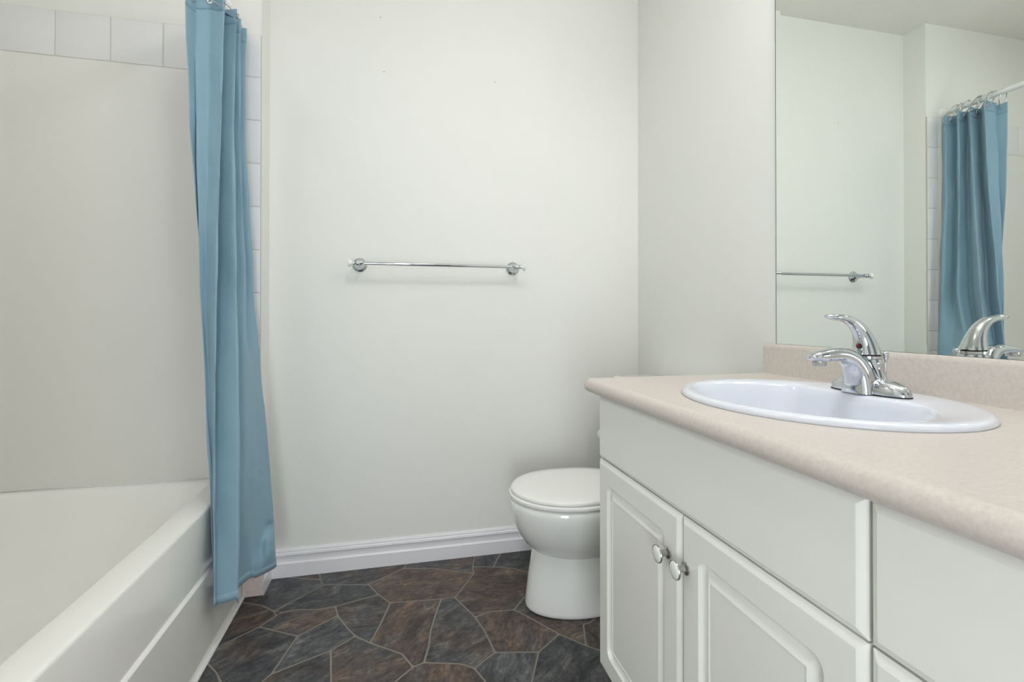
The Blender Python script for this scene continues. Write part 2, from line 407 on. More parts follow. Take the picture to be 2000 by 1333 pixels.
# ------------------------------------------------------------------ bathtub + surround
def make_tub():
    t = thing('bathtub', 'white acrylic alcove bathtub with stepped front apron at the left', 'bathtub', (-.94, 1.1, 0))
    x0, x1, y0, y1 = XL + .002, XAP, Y_TUB0 + .002, YJ - .002
    bm = bmesh.new()
    def R(a, b, c, d, r, z): return [(x, y, z) for x, y in rrect(a, b, c, d, r, 8)]
    rings = [R(x0, x1, y0, y1, .001, .20), R(x0, x1, y0, y1, .001, HR - .009), R(x0, x1 - .0012, y0, y1, .003, HR - .004), R(x0 + .004, x1 - .004, y0 + .004, y1 - .004, .006, HR - .0008), R(x0 + .009, x1 - .009, y0 + .009, y1 - .009, .01, HR)]
    ix0, ix1, iy0, iy1 = x0 + .035, x1 - .080, y0 + .06, y1 - .034
    rings += [R(ix0 - .008, ix1 + .010, iy0 - .008, iy1 + .008, .07, HR), R(ix0 - .002, ix1 + .002, iy0 - .002, iy1 + .002, .07, HR - .003),
              R(ix0 + .002, ix1 - .006, iy0 + .004, iy1 - .006, .07, HR - .012), R(ix0 + .010, ix1 - .020, iy0 + .02, iy1 - .03, .08, HR - .07),
              R(ix0 + .025, ix1 - .045, iy0 + .05, iy1 - .09, .10, HR - .20), R(ix0 + .045, ix1 - .07, iy0 + .09, iy1 - .16, .11, HR - .30),
              R(ix0 + .08, ix1 - .11, iy0 + .14, iy1 - .23, .10, HR - .345), R(ix0 + .13, ix1 - .16, iy0 + .22, iy1 - .32, .08, HR - .352)]
    loft(bm, rings, True, False, True)
    build('basin', bm, M['tub'], t, smooth=50)
    prof = [(x1 - .012, HR - .02), (x1 - .0004, HR - .02), (x1 - .0004, .2475), (x1 + .0005, .2455), (x1 + .006, .2425), (x1 + .0085, .239), (x1 + .0085, .003), (x1 - .012, .003)]
    bm = bmesh.new(); extrude_profile(bm, prof, y0, y1 - .0005, lambda q, y: (q[0], y, q[1]))
    build('apron', bm, M['tub'], t, smooth=30)
    # surround: end panel with rounded free edge, curving into the side panel
    s = thing('tub_surround', 'smooth off-white acrylic surround on the walls above the bathtub', 'tub surround', (-.94, 1.85, HR))
    yf = YJ - .0062 - .001; xs = XAP - .004; r = .09
    pl = [(xs, YJ - .0001), (xs, yf + .003), (xs - .001, yf + .001), (xs - .004, yf)]
    xi = XL + .009
    pl += [(xi + r - r * math.sin(a), yf - r + r * math.cos(a)) for a in [PI / 2 * k / 12 for k in range(13)]]
    pl += [(xi, Y_TUB0 + .01)]
    back = [(XL + .001, Y_TUB0 + .01), (XL + .001, YJ - .0001)]
    bm = bmesh.new(); loft(bm, [[(x, y, z) for x, y in pl + back] for z in (HR + .0005, 1.8389)])
    build('panel', bm, M['surround'], s, smooth=35)
    bm = bmesh.new(); tube(bm, [(xs, yf, HR + .001), (xi + r, yf, HR + .001)], .0022, 8)
    build('caulk_bead', bm, M['caulk'], s, smooth=True)
make_tub()

# ------------------------------------------------------------------ shower rod, rings, curtain
ZROD, XROD, RROD = 2.016, -0.600, .0125
rod = thing('shower_rod', 'white shower curtain rod running across above the bathtub', 'curtain rod', (XROD, 1.1, ZROD))
build('pole', tube(bmesh.new(), [(XROD, YJ - .012, ZROD), (XROD, Y_TUB0 + .004, ZROD)], RROD, 24), M['white'], rod, smooth=40)
for ya, s in ((YJ - .0002, -1), (Y_TUB0 + .0002, 1)):
    bm = bmesh.new(); lathe(bm, [(.030, 0), (.030, .004), (.026, .010), (.019, .014), (.017, .022), (.0128, .023)], (XROD, ya, ZROD), (0, s, 0), 32)
    build('end_flange', bm, M['white'], rod, smooth=40)

LV = [
(1.985,[(-0.638,1.622),(-0.619,1.670),(-0.628,1.655),(-0.586,1.672),(-0.534,1.645),(-0.604,1.710),(-0.509,1.690),(-0.582,1.745),(-0.518,1.745),(-0.577,1.785),(-0.515,1.800),(-0.561,1.842)]),
(1.600,[(-0.621,1.620),(-0.611,1.670),(-0.613,1.640),(-0.587,1.660),(-0.538,1.635),(-0.601,1.700),(-0.515,1.680),(-0.577,1.740),(-0.515,1.740),(-0.571,1.785),(-0.517,1.800),(-0.556,1.842)]),
(1.100,[(-0.595,1.630),(-0.599,1.660),(-0.592,1.610),(-0.581,1.635),(-0.538,1.600),(-0.583,1.670),(-0.493,1.640),(-0.562,1.720),(-0.497,1.735),(-0.546,1.775),(-0.491,1.800),(-0.540,1.842)]),
(0.800,[(-0.577,1.620),(-0.578,1.640),(-0.572,1.600),(-0.566,1.610),(-0.533,1.570),(-0.560,1.620),(-0.475,1.600),(-0.530,1.660),(-0.487,1.680),(-0.484,1.740),(-0.466,1.800),(-0.523,1.842)]),
(0.420,[(-0.546,1.590),(-0.544,1.600),(-0.542,1.560),(-0.537,1.570),(-0.521,1.530),(-0.530,1.565),(-0.463,1.560),(-0.501,1.610),(-0.4754,1.640),(-0.4565,1.690),(-0.428,1.770),(-0.497,1.838)]),
(0.155,[(-0.533,1.570),(-0.527,1.580),(-0.521,1.530),(-0.519,1.540),(-0.510,1.500),(-0.514,1.525),(-0.454,1.530),(-0.494,1.590),(-0.478,1.630),(-0.459,1.670),(-0.400,1.740),(-0.486,1.830)])]
def path_at(z):
    n = len(LV)
    zs = [l[0] for l in LV]
    z_ = min(max(z, zs[-1]), zs[0])
    for i in range(n - 1):
        if zs[i + 1] <= z_ <= zs[i]: break
    t = (zs[i] - z_) / (zs[i] - zs[i + 1])
    g = lambda k: LV[min(max(k, 0), n - 1)][1]
    out = []
    for a, b, c, d in zip(g(i - 1), g(i), g(i + 1), g(i + 2)):
        q = []
        for k in (0, 1):
            s1 = (c[k] - a[k]) * .35; s2 = (d[k] - b[k]) * .35
            h1 = 2 * t ** 3 - 3 * t ** 2 + 1; h2 = t ** 3 - 2 * t ** 2 + t; h3 = -2 * t ** 3 + 3 * t ** 2; h4 = t ** 3 - t ** 2
            q.append(h1 * b[k] + h2 * s1 + h3 * c[k] + h4 * s2)
        out.append(tuple(q))
    return out
SUB = 12
def row(z):
    P = path_at(z)
    # dense straight polyline then smoothed: crisp ridges with a soft radius
    D = []
    for i in range(len(P) - 1):
        for k in range(SUB):
            t = k / SUB; D.append(Vector((P[i][0] + (P[i + 1][0] - P[i][0]) * t, P[i][1] + (P[i + 1][1] - P[i][1]) * t)))
    D.append(Vector(P[-1]))
    for _ in range(3):
        D = [D[0]] + [(D[i - 1] + D[i] * 2 + D[i + 1]) / 4 for i in range(1, len(D) - 1)] + [D[-1]]
    return D
def make_curtain():
    rnd = random.Random(2)
    t = thing('shower_curtain', 'light blue fabric shower curtain gathered at the far end of the bathtub', 'shower curtain', (-.55, 1.7, .16))
    NZ = 150; bm = bmesh.new(); rows = []
    nU = (len(LV[0][1]) - 1) * SUB + 1
    creases = [1.62, 1.42, 1.235, 1.05, .86, .67, .50, .335]
    cr = [[rnd.uniform(-1, 1) * .7 for _ in range(12)] for _ in creases]
    for j in range(NZ + 1):
        v = j / NZ; rowv = []
        base = None
        for i in range(nU):
            u = i / SUB
            ztop = 1.972 + .022 * math.exp(-((u - 3) / 1.0) ** 2) + .006 * math.cos(u * PI) ** 2 * .6
            zbot = .158 + .004 * math.sin(u * 1.7) + (.022 if u < 3.2 else 0) + .010 * math.exp(-((u - 3.9) / .35) ** 2)
            if 3.6 < u < 6: zbot = .164 + .008 * abs(u - 5) ** 2
            if u > 9: zbot = .150 + .010 * (u - 9.5) ** 2
            rowv.append((u, ztop + (zbot - ztop) * v))
        zc = 1.975 + (.158 - 1.975) * v
        D = row(zc)
        pts = []
        for i in range(nU):
            u, z = rowv[i]
            a = D[max(i - 1, 0)]; b = D[min(i + 1, nU - 1)]
            tg = (b - a).normalized(); nrm = Vector((tg.y, -tg.x))
            d = 0
            # packing creases
            for c, (zz, am) in enumerate(zip(creases, cr)):
                k = int(u) % 12
                dz = (z - zz - .006 * math.sin(u * 2.1 + c)) / .007
                d += am[k] * .0016 * math.exp(-dz * dz)
            d += .0016 * math.sin(7 * z + 1.7 * u) + .0010 * math.sin(23 * z + 3.1 * u)
            # bottom hem thickness
            if v > .986: d += .0007
            x, y = D[i].x + nrm.x * d, D[i].y + nrm.y * d
            # little tucked pleat low on the far panel
            if 8.9 < u < 10.6 and z < .36:
                dz = .272 - z
                if dz > 0:
                    wd = .10 + dz * 7.0
                    w1 = math.exp(-((u - 9.72 + dz * 1.8) / wd) ** 2) * min(1, dz / .012) * max(0, 1 - max(0, dz - .06) / .06)
                else:
                    w1 = -.8 * math.exp(-((u - 9.70) / .22) ** 2) * math.exp(-(dz / .03) ** 2) * min(1, -dz / .008)
                w2 = math.exp(-((u - 9.30) / .16) ** 2) * math.exp(-((z - .225) / .03) ** 2)
                y += -.030 * w1 + .014 * w2; x += .008 * w1
            pts.append(bm.verts.new((x, y, z)))
        rows.append(pts)
    for a, b in zip(rows, rows[1:]):
        for i in range(nU - 1): bm.faces.new((a[i], a[i + 1], b[i + 1], b[i]))
    o = build('cloth', bm, M['fabric'], t, smooth=True)
    s = o.modifiers.new('thick', 'SOLIDIFY'); s.thickness = .0012; s.offset = 0
    # hems: doubled strips along the top and the bottom edge
    for nm, ja, jb in (('top_hem', 0, 4), ('bottom_hem', NZ - 2, NZ)):
        me = o.data; b2 = bmesh.new(); rr = []
        for j in range(ja, jb + 1):
            rr.append([b2.verts.new(me.vertices[j * nU + i].co + me.vertices[j * nU + i].normal * 0) for i in range(nU)])
        for a, b in zip(rr, rr[1:]):
            for i in range(nU - 1): b2.faces.new((a[i], a[i + 1], b[i + 1], b[i]))
        h = build(nm, b2, M['fabric'], t, smooth=True)
        s = h.modifiers.new('thick', 'SOLIDIFY'); s.thickness = .0019; s.offset = 0
    # grommets and rings
    D = row(1.975); res = []
    us = [0.45, 3.0, 4.15, 5.3, 6.1, 7.4, 8.2, 9.5, 10.3]
    for u in us:
        i = int(u * SUB); p = D[i]; tg = (D[min(i + 1, nU - 1)] - D[max(i - 1, 0)]).normalized(); n = Vector((tg.y, -tg.x, 0))
        zt = 1.972 + .022 * math.exp(-((u - 3) / 1.0) ** 2)
        ctr = Vector((p.x, p.y, zt - .019))
        b3 = bmesh.new()
        for s in (-1, 1):
            lathe(b3, [(.0045, .0012), (.0048, .0026), (.0068, .0030), (.0086, .0022), (.0090, .0010)], ctr, n * s, 24, False, False)
        build('grommet', b3, M['chrome'], t, smooth=True)
        res.append(ctr)
    return t, res
curtain, GR = make_curtain()

ORD = ['outermost, at the loose edge', 'second from the loose edge', 'third from the loose edge', 'fourth from the loose edge', 'middle one of the bunch', 'fourth from the tiled wall',
       'third from the tiled wall', 'second from the tiled wall', 'closest to the tiled wall']
YRING = [1.612, 1.640, 1.652, 1.686, 1.696, 1.706, 1.745, 1.775, 1.795]
for (c, lab, yr) in zip(GR, ORD, YRING):
    # ring goes over the rod and down through the grommet hole
    r = thing('curtain_ring', 'chrome curtain ring on the white shower rod, ' + lab, 'curtain ring', (XROD, yr, ZROD), 'chrome rings holding the blue shower curtain')
    bm = bmesh.new(); top = Vector((XROD, yr, ZROD + RROD + .0022))
    bot = c + Vector((0, 0, -.0035)); mid = (top + bot) / 2; hh = (top - bot).length / 2
    up = (top - bot).normalized(); side = Vector((1, 0, 0)); side = (side - up * side.dot(up)).normalized()
    pts = []
    n = 40
    for k in range(n + 1):
        a = 2 * PI * k / n
        wdt = .0195 * (1.0 if math.cos(a) > 0 else 1.0 - .25 * (-math.cos(a)))
        pts.append(mid + up * hh * math.cos(a) + side * wdt * math.sin(a))
    tube(bm, pts, .0021, 8, False)
    build('hoop', bm, M['chrome'], r, smooth=True)
    bm = bmesh.new()
    for k in range(5):
        bmesh.ops.create_uvsphere(bm, u_segments=10, v_segments=8, radius=.0028, matrix=Matrix.Translation((XROD + (k - 2) * .0052, yr, ZROD + RROD + .0022 - .0009 * (k - 2) ** 2)))
    build('roller_beads', bm, M['chrome'], r, smooth=True)

# ------------------------------------------------------------------ towel bar
def towel_bar():
    z, yb = 1.191, 1.905
    t = thing('towel_bar', 'chrome towel bar with white porcelain end knobs on the back wall', 'towel bar', (.15, YB, z))
    build('rail', tube(bmesh.new(), [(-.138, yb, z), (.438, yb, z)], .0062, 20), M['chrome'], t, smooth=40)
    for xp, s in ((-.160, -1), (.459, 1)):
        bm = bmesh.new()
        lathe(bm, [(.0275, 0), (.0280, .0025), (.0262, .0055), (.0235, .0070), (.0215, .0080), (.0175, .014), (.0120, .025), (.0085, .036), (.0078, .050), (.0095, .056), (.0108, .062), (.0105, .070), (.0085, .078), (.0040, .0815)], (xp, YB - .0002, z), (0, -1, 0), 40)
        p = build('post', bm, M['chrome'], t, smooth=40)
        bm = bmesh.new()
        lathe(bm, [(.0065, -.020), (.0095, -.018), (.0100, -.013), (.0070, -.011), (.0075, -.008), (.0112, -.004), (.0115, .002), (.0085, .006), (.0070, .0085), (.0088, .0105), (.0088, .0135), (.006, .015)], (xp + s * .004, yb, z), (s, 0, 0), 28)
        build('collar', bm, M['chrome'], t, smooth=40)
        bm = bmesh.new()
        lathe(bm, [(.0060, .0175), (.0068, .020), (.0095, .024), (.0135, .0275), (.0155, .0305), (.0150, .0335), (.0110, .0355), (.0040, .0365)], (xp + s * .0015, yb, z), (s, 0, 0), 32)
        tag(build('knob', bm, M['porcelain'], t, smooth=True), 'white porcelain knob')
towel_bar()

# ------------------------------------------------------------------ toilet
def egg(cx_f, xb, hw, cy, z, n=48, p=2.15):
    """egg outline in plan: front tip at x=cx_f, back at xb, half width hw"""
    xm = cx_f + (xb - cx_f) * .46; out = []
    for k in range(n):
        a = 2 * PI * k / n; c, s = math.cos(a), math.sin(a)
        rx = (xm - cx_f) if c < 0 else (xb - xm)
        e = 2.0 / (2.0 if c < 0 else 2.6)
        out.append((xm + rx * math.copysign(abs(c) ** e, c), cy + hw * math.copysign(abs(s) ** (2.0 / (2.0 if c < 0 else 2.4)), s), z))
    return out
def toilet():
    cy = 1.580
    t = thing('toilet', 'white porcelain toilet with closed lid between vanity and back wall', 'toilet', (.6, cy, 0))
    bm = bmesh.new()
    loft(bm, [egg(.417, .84, .113, cy, .0015), egg(.413, .84, .116, cy, .006), egg(.4125, .84, .1165, cy, .016), egg(.4165, .84, .114, cy, .05), egg(.424, .84, .1105, cy, .11),
              egg(.432, .83, .108, cy, .16), egg(.440, .83, .107, cy, .21), egg(.45, .82, .105, cy, .30)])
    build('pedestal', bm, M['porcelain'], t, smooth=60)
    bm = bmesh.new()
    loft(bm, [egg(.520, .76, .060, cy, .172), egg(.470, .785, .092, cy, .181), egg(.438, .80, .112, cy, .198), egg(.412, .805, .130, cy, .222), egg(.389, .81, .148, cy, .255), egg(.371, .81, .163, cy, .292),
              egg(.361, .81, .172, cy, .330), egg(.3585, .81, .1755, cy, .352), egg(.360, .81, .175, cy, .368), egg(.366, .80, .170, cy, .3735), egg(.40, .78, .14, cy, .374)])
    build('bowl', bm, M['porcelain'], t, smooth=60)
    bm = bmesh.new()
    loft(bm, [egg(.366, .80, .172, cy, .3745), egg(.3595, .80, .1775, cy, .3765), egg(.3572, .80, .1795, cy, .382), egg(.3580, .80, .179, cy, .388), egg(.3640, .80, .174, cy, .3915)])
    build('seat', bm, M['seat'], t, smooth=50)
    bm = bmesh.new()
    loft(bm, [egg(.372, .80, .169, cy, .3925), egg(.3655, .80, .1745, cy, .394), egg(.3640, .80, .1755, cy, .399), egg(.3660, .80, .174, cy, .404), egg(.376, .795, .165, cy, .4075), egg(.41, .77, .13, cy, .4095), egg(.48, .70, .06, cy, .4105)])
    build('lid', bm, M['seat'], t, smooth=60)
    for s in (-1, 1):
        build('hinge', tube(bmesh.new(), [(.808, cy + s * .075 - .018, .392), (.808, cy + s * .075 + .018, .392)], .010, 14), M['seat'], t, smooth=50)
    bm = bmesh.new(); add_box(bm, .79, 1.0, cy - .11, cy + .11, .30, .372, .02, 4); build('tank_shelf', bm, M['porcelain'], t, smooth=50)
    bm = bmesh.new()
    tk = lambda x0, x1, h, z, r: [(x, y, z) for x, y in rrect(x0, x1, cy - h, cy + h, r, 6)]
    loft(bm, [tk(.86, 1.02, .175, .370, .02), tk(.85, 1.025, .19, .385, .025), tk(.842, 1.03, .200, .50, .03), tk(.836, 1.03, .208, .715, .03)])
    build('tank', bm, M['porcelain'], t, smooth=50)
    bm = bmesh.new()
    loft(bm, [tk(.834, 1.032, .210, .7155, .03), tk(.826, 1.034, .218, .718, .034), tk(.824, 1.034, .220, .735, .034), tk(.828, 1.032, .216, .747, .03), tk(.842, 1.02, .200, .751, .02)])
    build('tank_lid', bm, M['porcelain'], t, smooth=50)
    bm = bmesh.new(); lathe(bm, [(.012, 0), (.012, .006), (.008, .010)], (.8375, cy + .14, .66), (-1, 0, 0), 20); tube(bm, [(.824, cy + .14, .66), (.822, cy + .10, .655), (.822, cy + .07, .652)], .006, 10)
    build('flush_lever', bm, M['chrome'], t, smooth=50)
toilet()

# ------------------------------------------------------------------ vanity
XF, YV0, YV1 = .4921, -.020, 1.149     # door face plane, cabinet ends
def front_panel(y0, y1, z0, z1, raised=True, xf=XF):
    bm = bmesh.new(); n = 5
    def L(i, r, d): return [(xf + d, y, z) for y, z in rrect(y0 + i, y1 - i, z0 + i, z1 - i, r, n)]
    rings = [L(0, .0012, .0185), L(0, .0012, .0068), L(.0012, .0012, .0058), L(.0085, .0015, .0008), L(.0105, .0015, 0)]
    if raised:
        rings += [L(.0520, .019, 0), L(.0530, .0182, .0012), L(.0545, .0170, .0070), L(.0580, .0140, .0092), L(.0620, .0100, .0088), L(.0790, .0012, .0016), L(.0796, .0010, .0028), L(.0830, .0010, .0028)]
    loft(bm, rings); return bm
def knob_at(parent, y, z):
    k = bmesh.new()
    lathe(k, [(.0108, 0), (.0114, .0010), (.0110, .0024), (.0085, .0036), (.0062, .0050), (.0058, .0150), (.0068, .0172), (.0110, .0186), (.0158, .0198), (.0168, .0212), (.0168, .0228), (.0158, .0240), (.0148, .0236)], (XF - .0001, y, z), (-1, 0, 0), 40)
    o = build('knob', k, M['nickel'], parent, smooth=40)
    k = bmesh.new(); lathe(k, [(.0150, .0230), (.0148, .0240), (.0125, .0254), (.0080, .0264), (.0030, .0268)], (XF, y, z), (-1, 0, 0), 40)
    tag(build('inlay', k, M['porcelain'], o, smooth=True), 'white ceramic knob inlay')
def vanity():
    t = thing('vanity_cabinet', 'white raised-panel vanity cabinet under the beige countertop', 'vanity cabinet', (.78, .56, 0))
    bm = bmesh.new(); xb = XF + .0187; T = .016
    add_box(bm, xb, XR - .001, YV1 - T, YV1, .095, .786); add_box(bm, xb + .06, XR - .001, YV1 - T, YV1, .0005, .095)
    add_box(bm, xb, XR - .001, YV0, YV0 + T, .095, .786); add_box(bm, xb + .06, XR - .001, YV0, YV0 + T, .0005, .095)
    add_box(bm, xb, XR - .001, YV0 + T, YV1 - T, .095, .111); add_box(bm, XR - .008, XR - .002, YV0 + T, YV1 - T, .111, .786)
    add_box(bm, xb + .06, xb + .075, YV0 + T, YV1 - T, .0005, .095)
    add_box(bm, xb, xb + .018, YV0 + T, YV1 - T, .60, .645); add_box(bm, xb, xb + .018, YV0 + T, YV1 - T, .775, .786)
    add_box(bm, xb, xb + .018, .395, .45, .111, .786)
    build('carcass', bm, M['cab'], t)
    build('false_drawer_front', front_panel(.4235, 1.1475, .6265, .784, False), M['cab'], t, smooth=12)
    dr = build('drawer_front', front_panel(.010, .4195, .6265, .784, False), M['cab'], t, smooth=12)
    for (a, b, ky) in ((.7795, 1.1475, .8185), (.4235, .7765, .759)):
        d = build('door', front_panel(a, b, .100, .6235), M['cab'], t, smooth=12)
        knob_at(d, ky, .537)
    d = build('door', front_panel(.010, .4195, .100, .6235), M['cab'], t, smooth=12)
    knob_at(d, .06, .537)
vanity()

ZC = .822; XCF = .4702; YC1, YC0 = 1.1884, -.040
SCX, SCY, SAX, SAY = .768, .765, .226, .262
def counter():
    t = thing('countertop', 'beige speckled laminate countertop with rounded front edge and backsplash', 'countertop', (.75, .55, ZC))
    bm = bmesh.new()
    xt = XCF + .020; xe = XR - .020
    # top sheet with the sink cut-out
    ax, ay = SAX - .016, SAY - .016
    angs = set(2 * PI * k / 96 for k in range(96))
    for x, y in ((xt, YC0), (xt, YC1), (xe, YC0), (xe, YC1)): angs.add(math.atan2(y - SCY, x - SCX) % (2 * PI))
    angs = sorted(angs); inner, low, outer = [], [], []
    for a in angs:
        c, s = math.cos(a), math.sin(a)
        r = 1 / math.sqrt((c / ax) ** 2 + (s / ay) ** 2)
        inner.append(bm.verts.new((SCX + r * c, SCY + r * s, ZC))); low.append(bm.verts.new((SCX + r * c, SCY + r * s, ZC - .03)))
        tx = ((xe - SCX) / c if c > 1e-9 else (xt - SCX) / c if c < -1e-9 else 1e9); ty = ((YC1 - SCY) / s if s > 1e-9 else (YC0 - SCY) / s if s < -1e-9 else 1e9)
        r = min(tx, ty); outer.append(bm.verts.new((SCX + r * c, SCY + r * s, ZC)))
    n = len(angs)
    for i in range(n):
        j = (i + 1) % n
        bm.faces.new((inner[i], outer[i], outer[j], inner[j])); bm.faces.new((low[i], inner[i], inner[j], low[j]))
    build('top_surface', bm, M['lam'], t, recalc=True)
    # rolled front edge and underside
    prof = [(xt, ZC), (XCF + .014, ZC - .0007), (XCF + .0085, ZC - .0030), (XCF + .0040, ZC - .0072), (XCF + .0012, ZC - .0125), (XCF, ZC - .0190), (XCF + .0012, ZC - .0250), (XCF + .0045, ZC - .0300), (XCF + .0095, ZC - .0335), (XCF + .016, ZC - .0352), (XCF + .0415, ZC - .0352), (XCF + .0415, ZC - .022), (xt, ZC - .022)]
    bm = bmesh.new(); extrude_profile(bm, prof, YC0, YC1, lambda q, y: (q[0], y, q[1]))
    build('front_edge', bm, M['lam'], t, smooth=35)
    bm = bmesh.new(); add_box(bm, xt, XR - .001, YC1 - .03, YC1 - .00005, ZC - .034, ZC - .0003)
    build('end_strip', bm, M['lam'], t); build('end_strip', box(xt, XR - .001, YC0, YC0 + .02, ZC - .034, ZC - .0003), M['lam'], t)
    xs = XR - .020
    prof = [(XR - .0005, ZC - .001), (xs - .004, ZC), (xs - .0012, ZC + .0012), (xs, ZC + .005), (xs, ZC + .074), (xs + .0012, ZC + .080), (xs + .0042, ZC + .0842), (xs + .009, ZC + .0858), (XR - .0005, ZC + .0860)]
    bm = bmesh.new(); extrude_profile(bm, prof, YC0, YC1, lambda q, y: (q[0], y, q[1]))
    build('backsplash', bm, M['lam'], t, smooth=35)
counter()

def sink():
    t = thing('sink', 'white oval drop-in sink set in the beige countertop', 'sink', (SCX, SCY, ZC))
    bm = bmesh.new(); n = 96
    def ell(cx, cy, ax, ay, z, flat=None):
        out = []
        for k in range(n):
            a = 2 * PI * k / n; x = cx + ax * math.cos(a); y = cy + ay * math.sin(a)
            if flat is not None:
                # faucet ledge: back of the bowl pushed forward behind the tap
                q = max(0.0, (abs(y - cy) - .105) / .060)
                lim = flat + .055 * q * q
                k_ = .005; d_ = x - lim
                x = x - k_ * math.log(1 + math.exp(min(d_ / k_, 60))) if d_ > -.06 else x
            out.append((x, y, z))
        return out
    rings = [ell(SCX, SCY, SAX - .010, SAY - .010, ZC - .004), ell(SCX, SCY, SAX - .001, SAY - .001, ZC + .0003), ell(SCX, SCY, SAX, SAY, ZC + .0020), ell(SCX, SCY, SAX - .0012, SAY - .0012, ZC + .0070),
             ell(SCX, SCY, SAX - .0050, SAY - .0050, ZC + .0105), ell(SCX, SCY, SAX - .0105, SAY - .0105, ZC + .0118), ell(SCX, SCY, SAX - .018, SAY - .018, ZC + .0112)]
    bx, by = .722, SCY - .002
    fl = .858
    rings += [ell(bx, by, .174, .224, ZC + .0108, fl + .008), ell(bx, by, .1700, .2200, ZC + .0092, fl + .003), ell(bx, by, .1670, .2170, ZC + .0045, fl), ell(bx, by, .162, .211, ZC - .010, fl - .004),
              ell(bx, by, .152, .199, ZC - .048, fl - .012), ell(bx, by, .133, .177, ZC - .092, fl - .025), ell(bx, by, .100, .138, ZC - .122), ell(bx, by, .058, .08, ZC - .136), ell(bx, by, .024, .024, ZC - .140)]
    loft(bm, rings, True, False, True)
    build('basin', bm, M['sinkp'], t, smooth=60)
    bm = bmesh.new(); lathe(bm, [(.022, 0), (.022, .002), (.018, .003), (.016, -.002), (.002, -.002)], (bx, by, ZC - .1398), (0, 0, 1), 32)
    build('drain', bm, M['chrome'], t, smooth=40)
    bm = bmesh.new(); lathe(bm, [(.006, 0), (.0075, .0008), (.005, .001)], (fl - .0145, by, ZC - .045), (-1, 0, .2), 20)
    build('overflow_hole', bm, M['dark'], t, smooth=40)
sink()

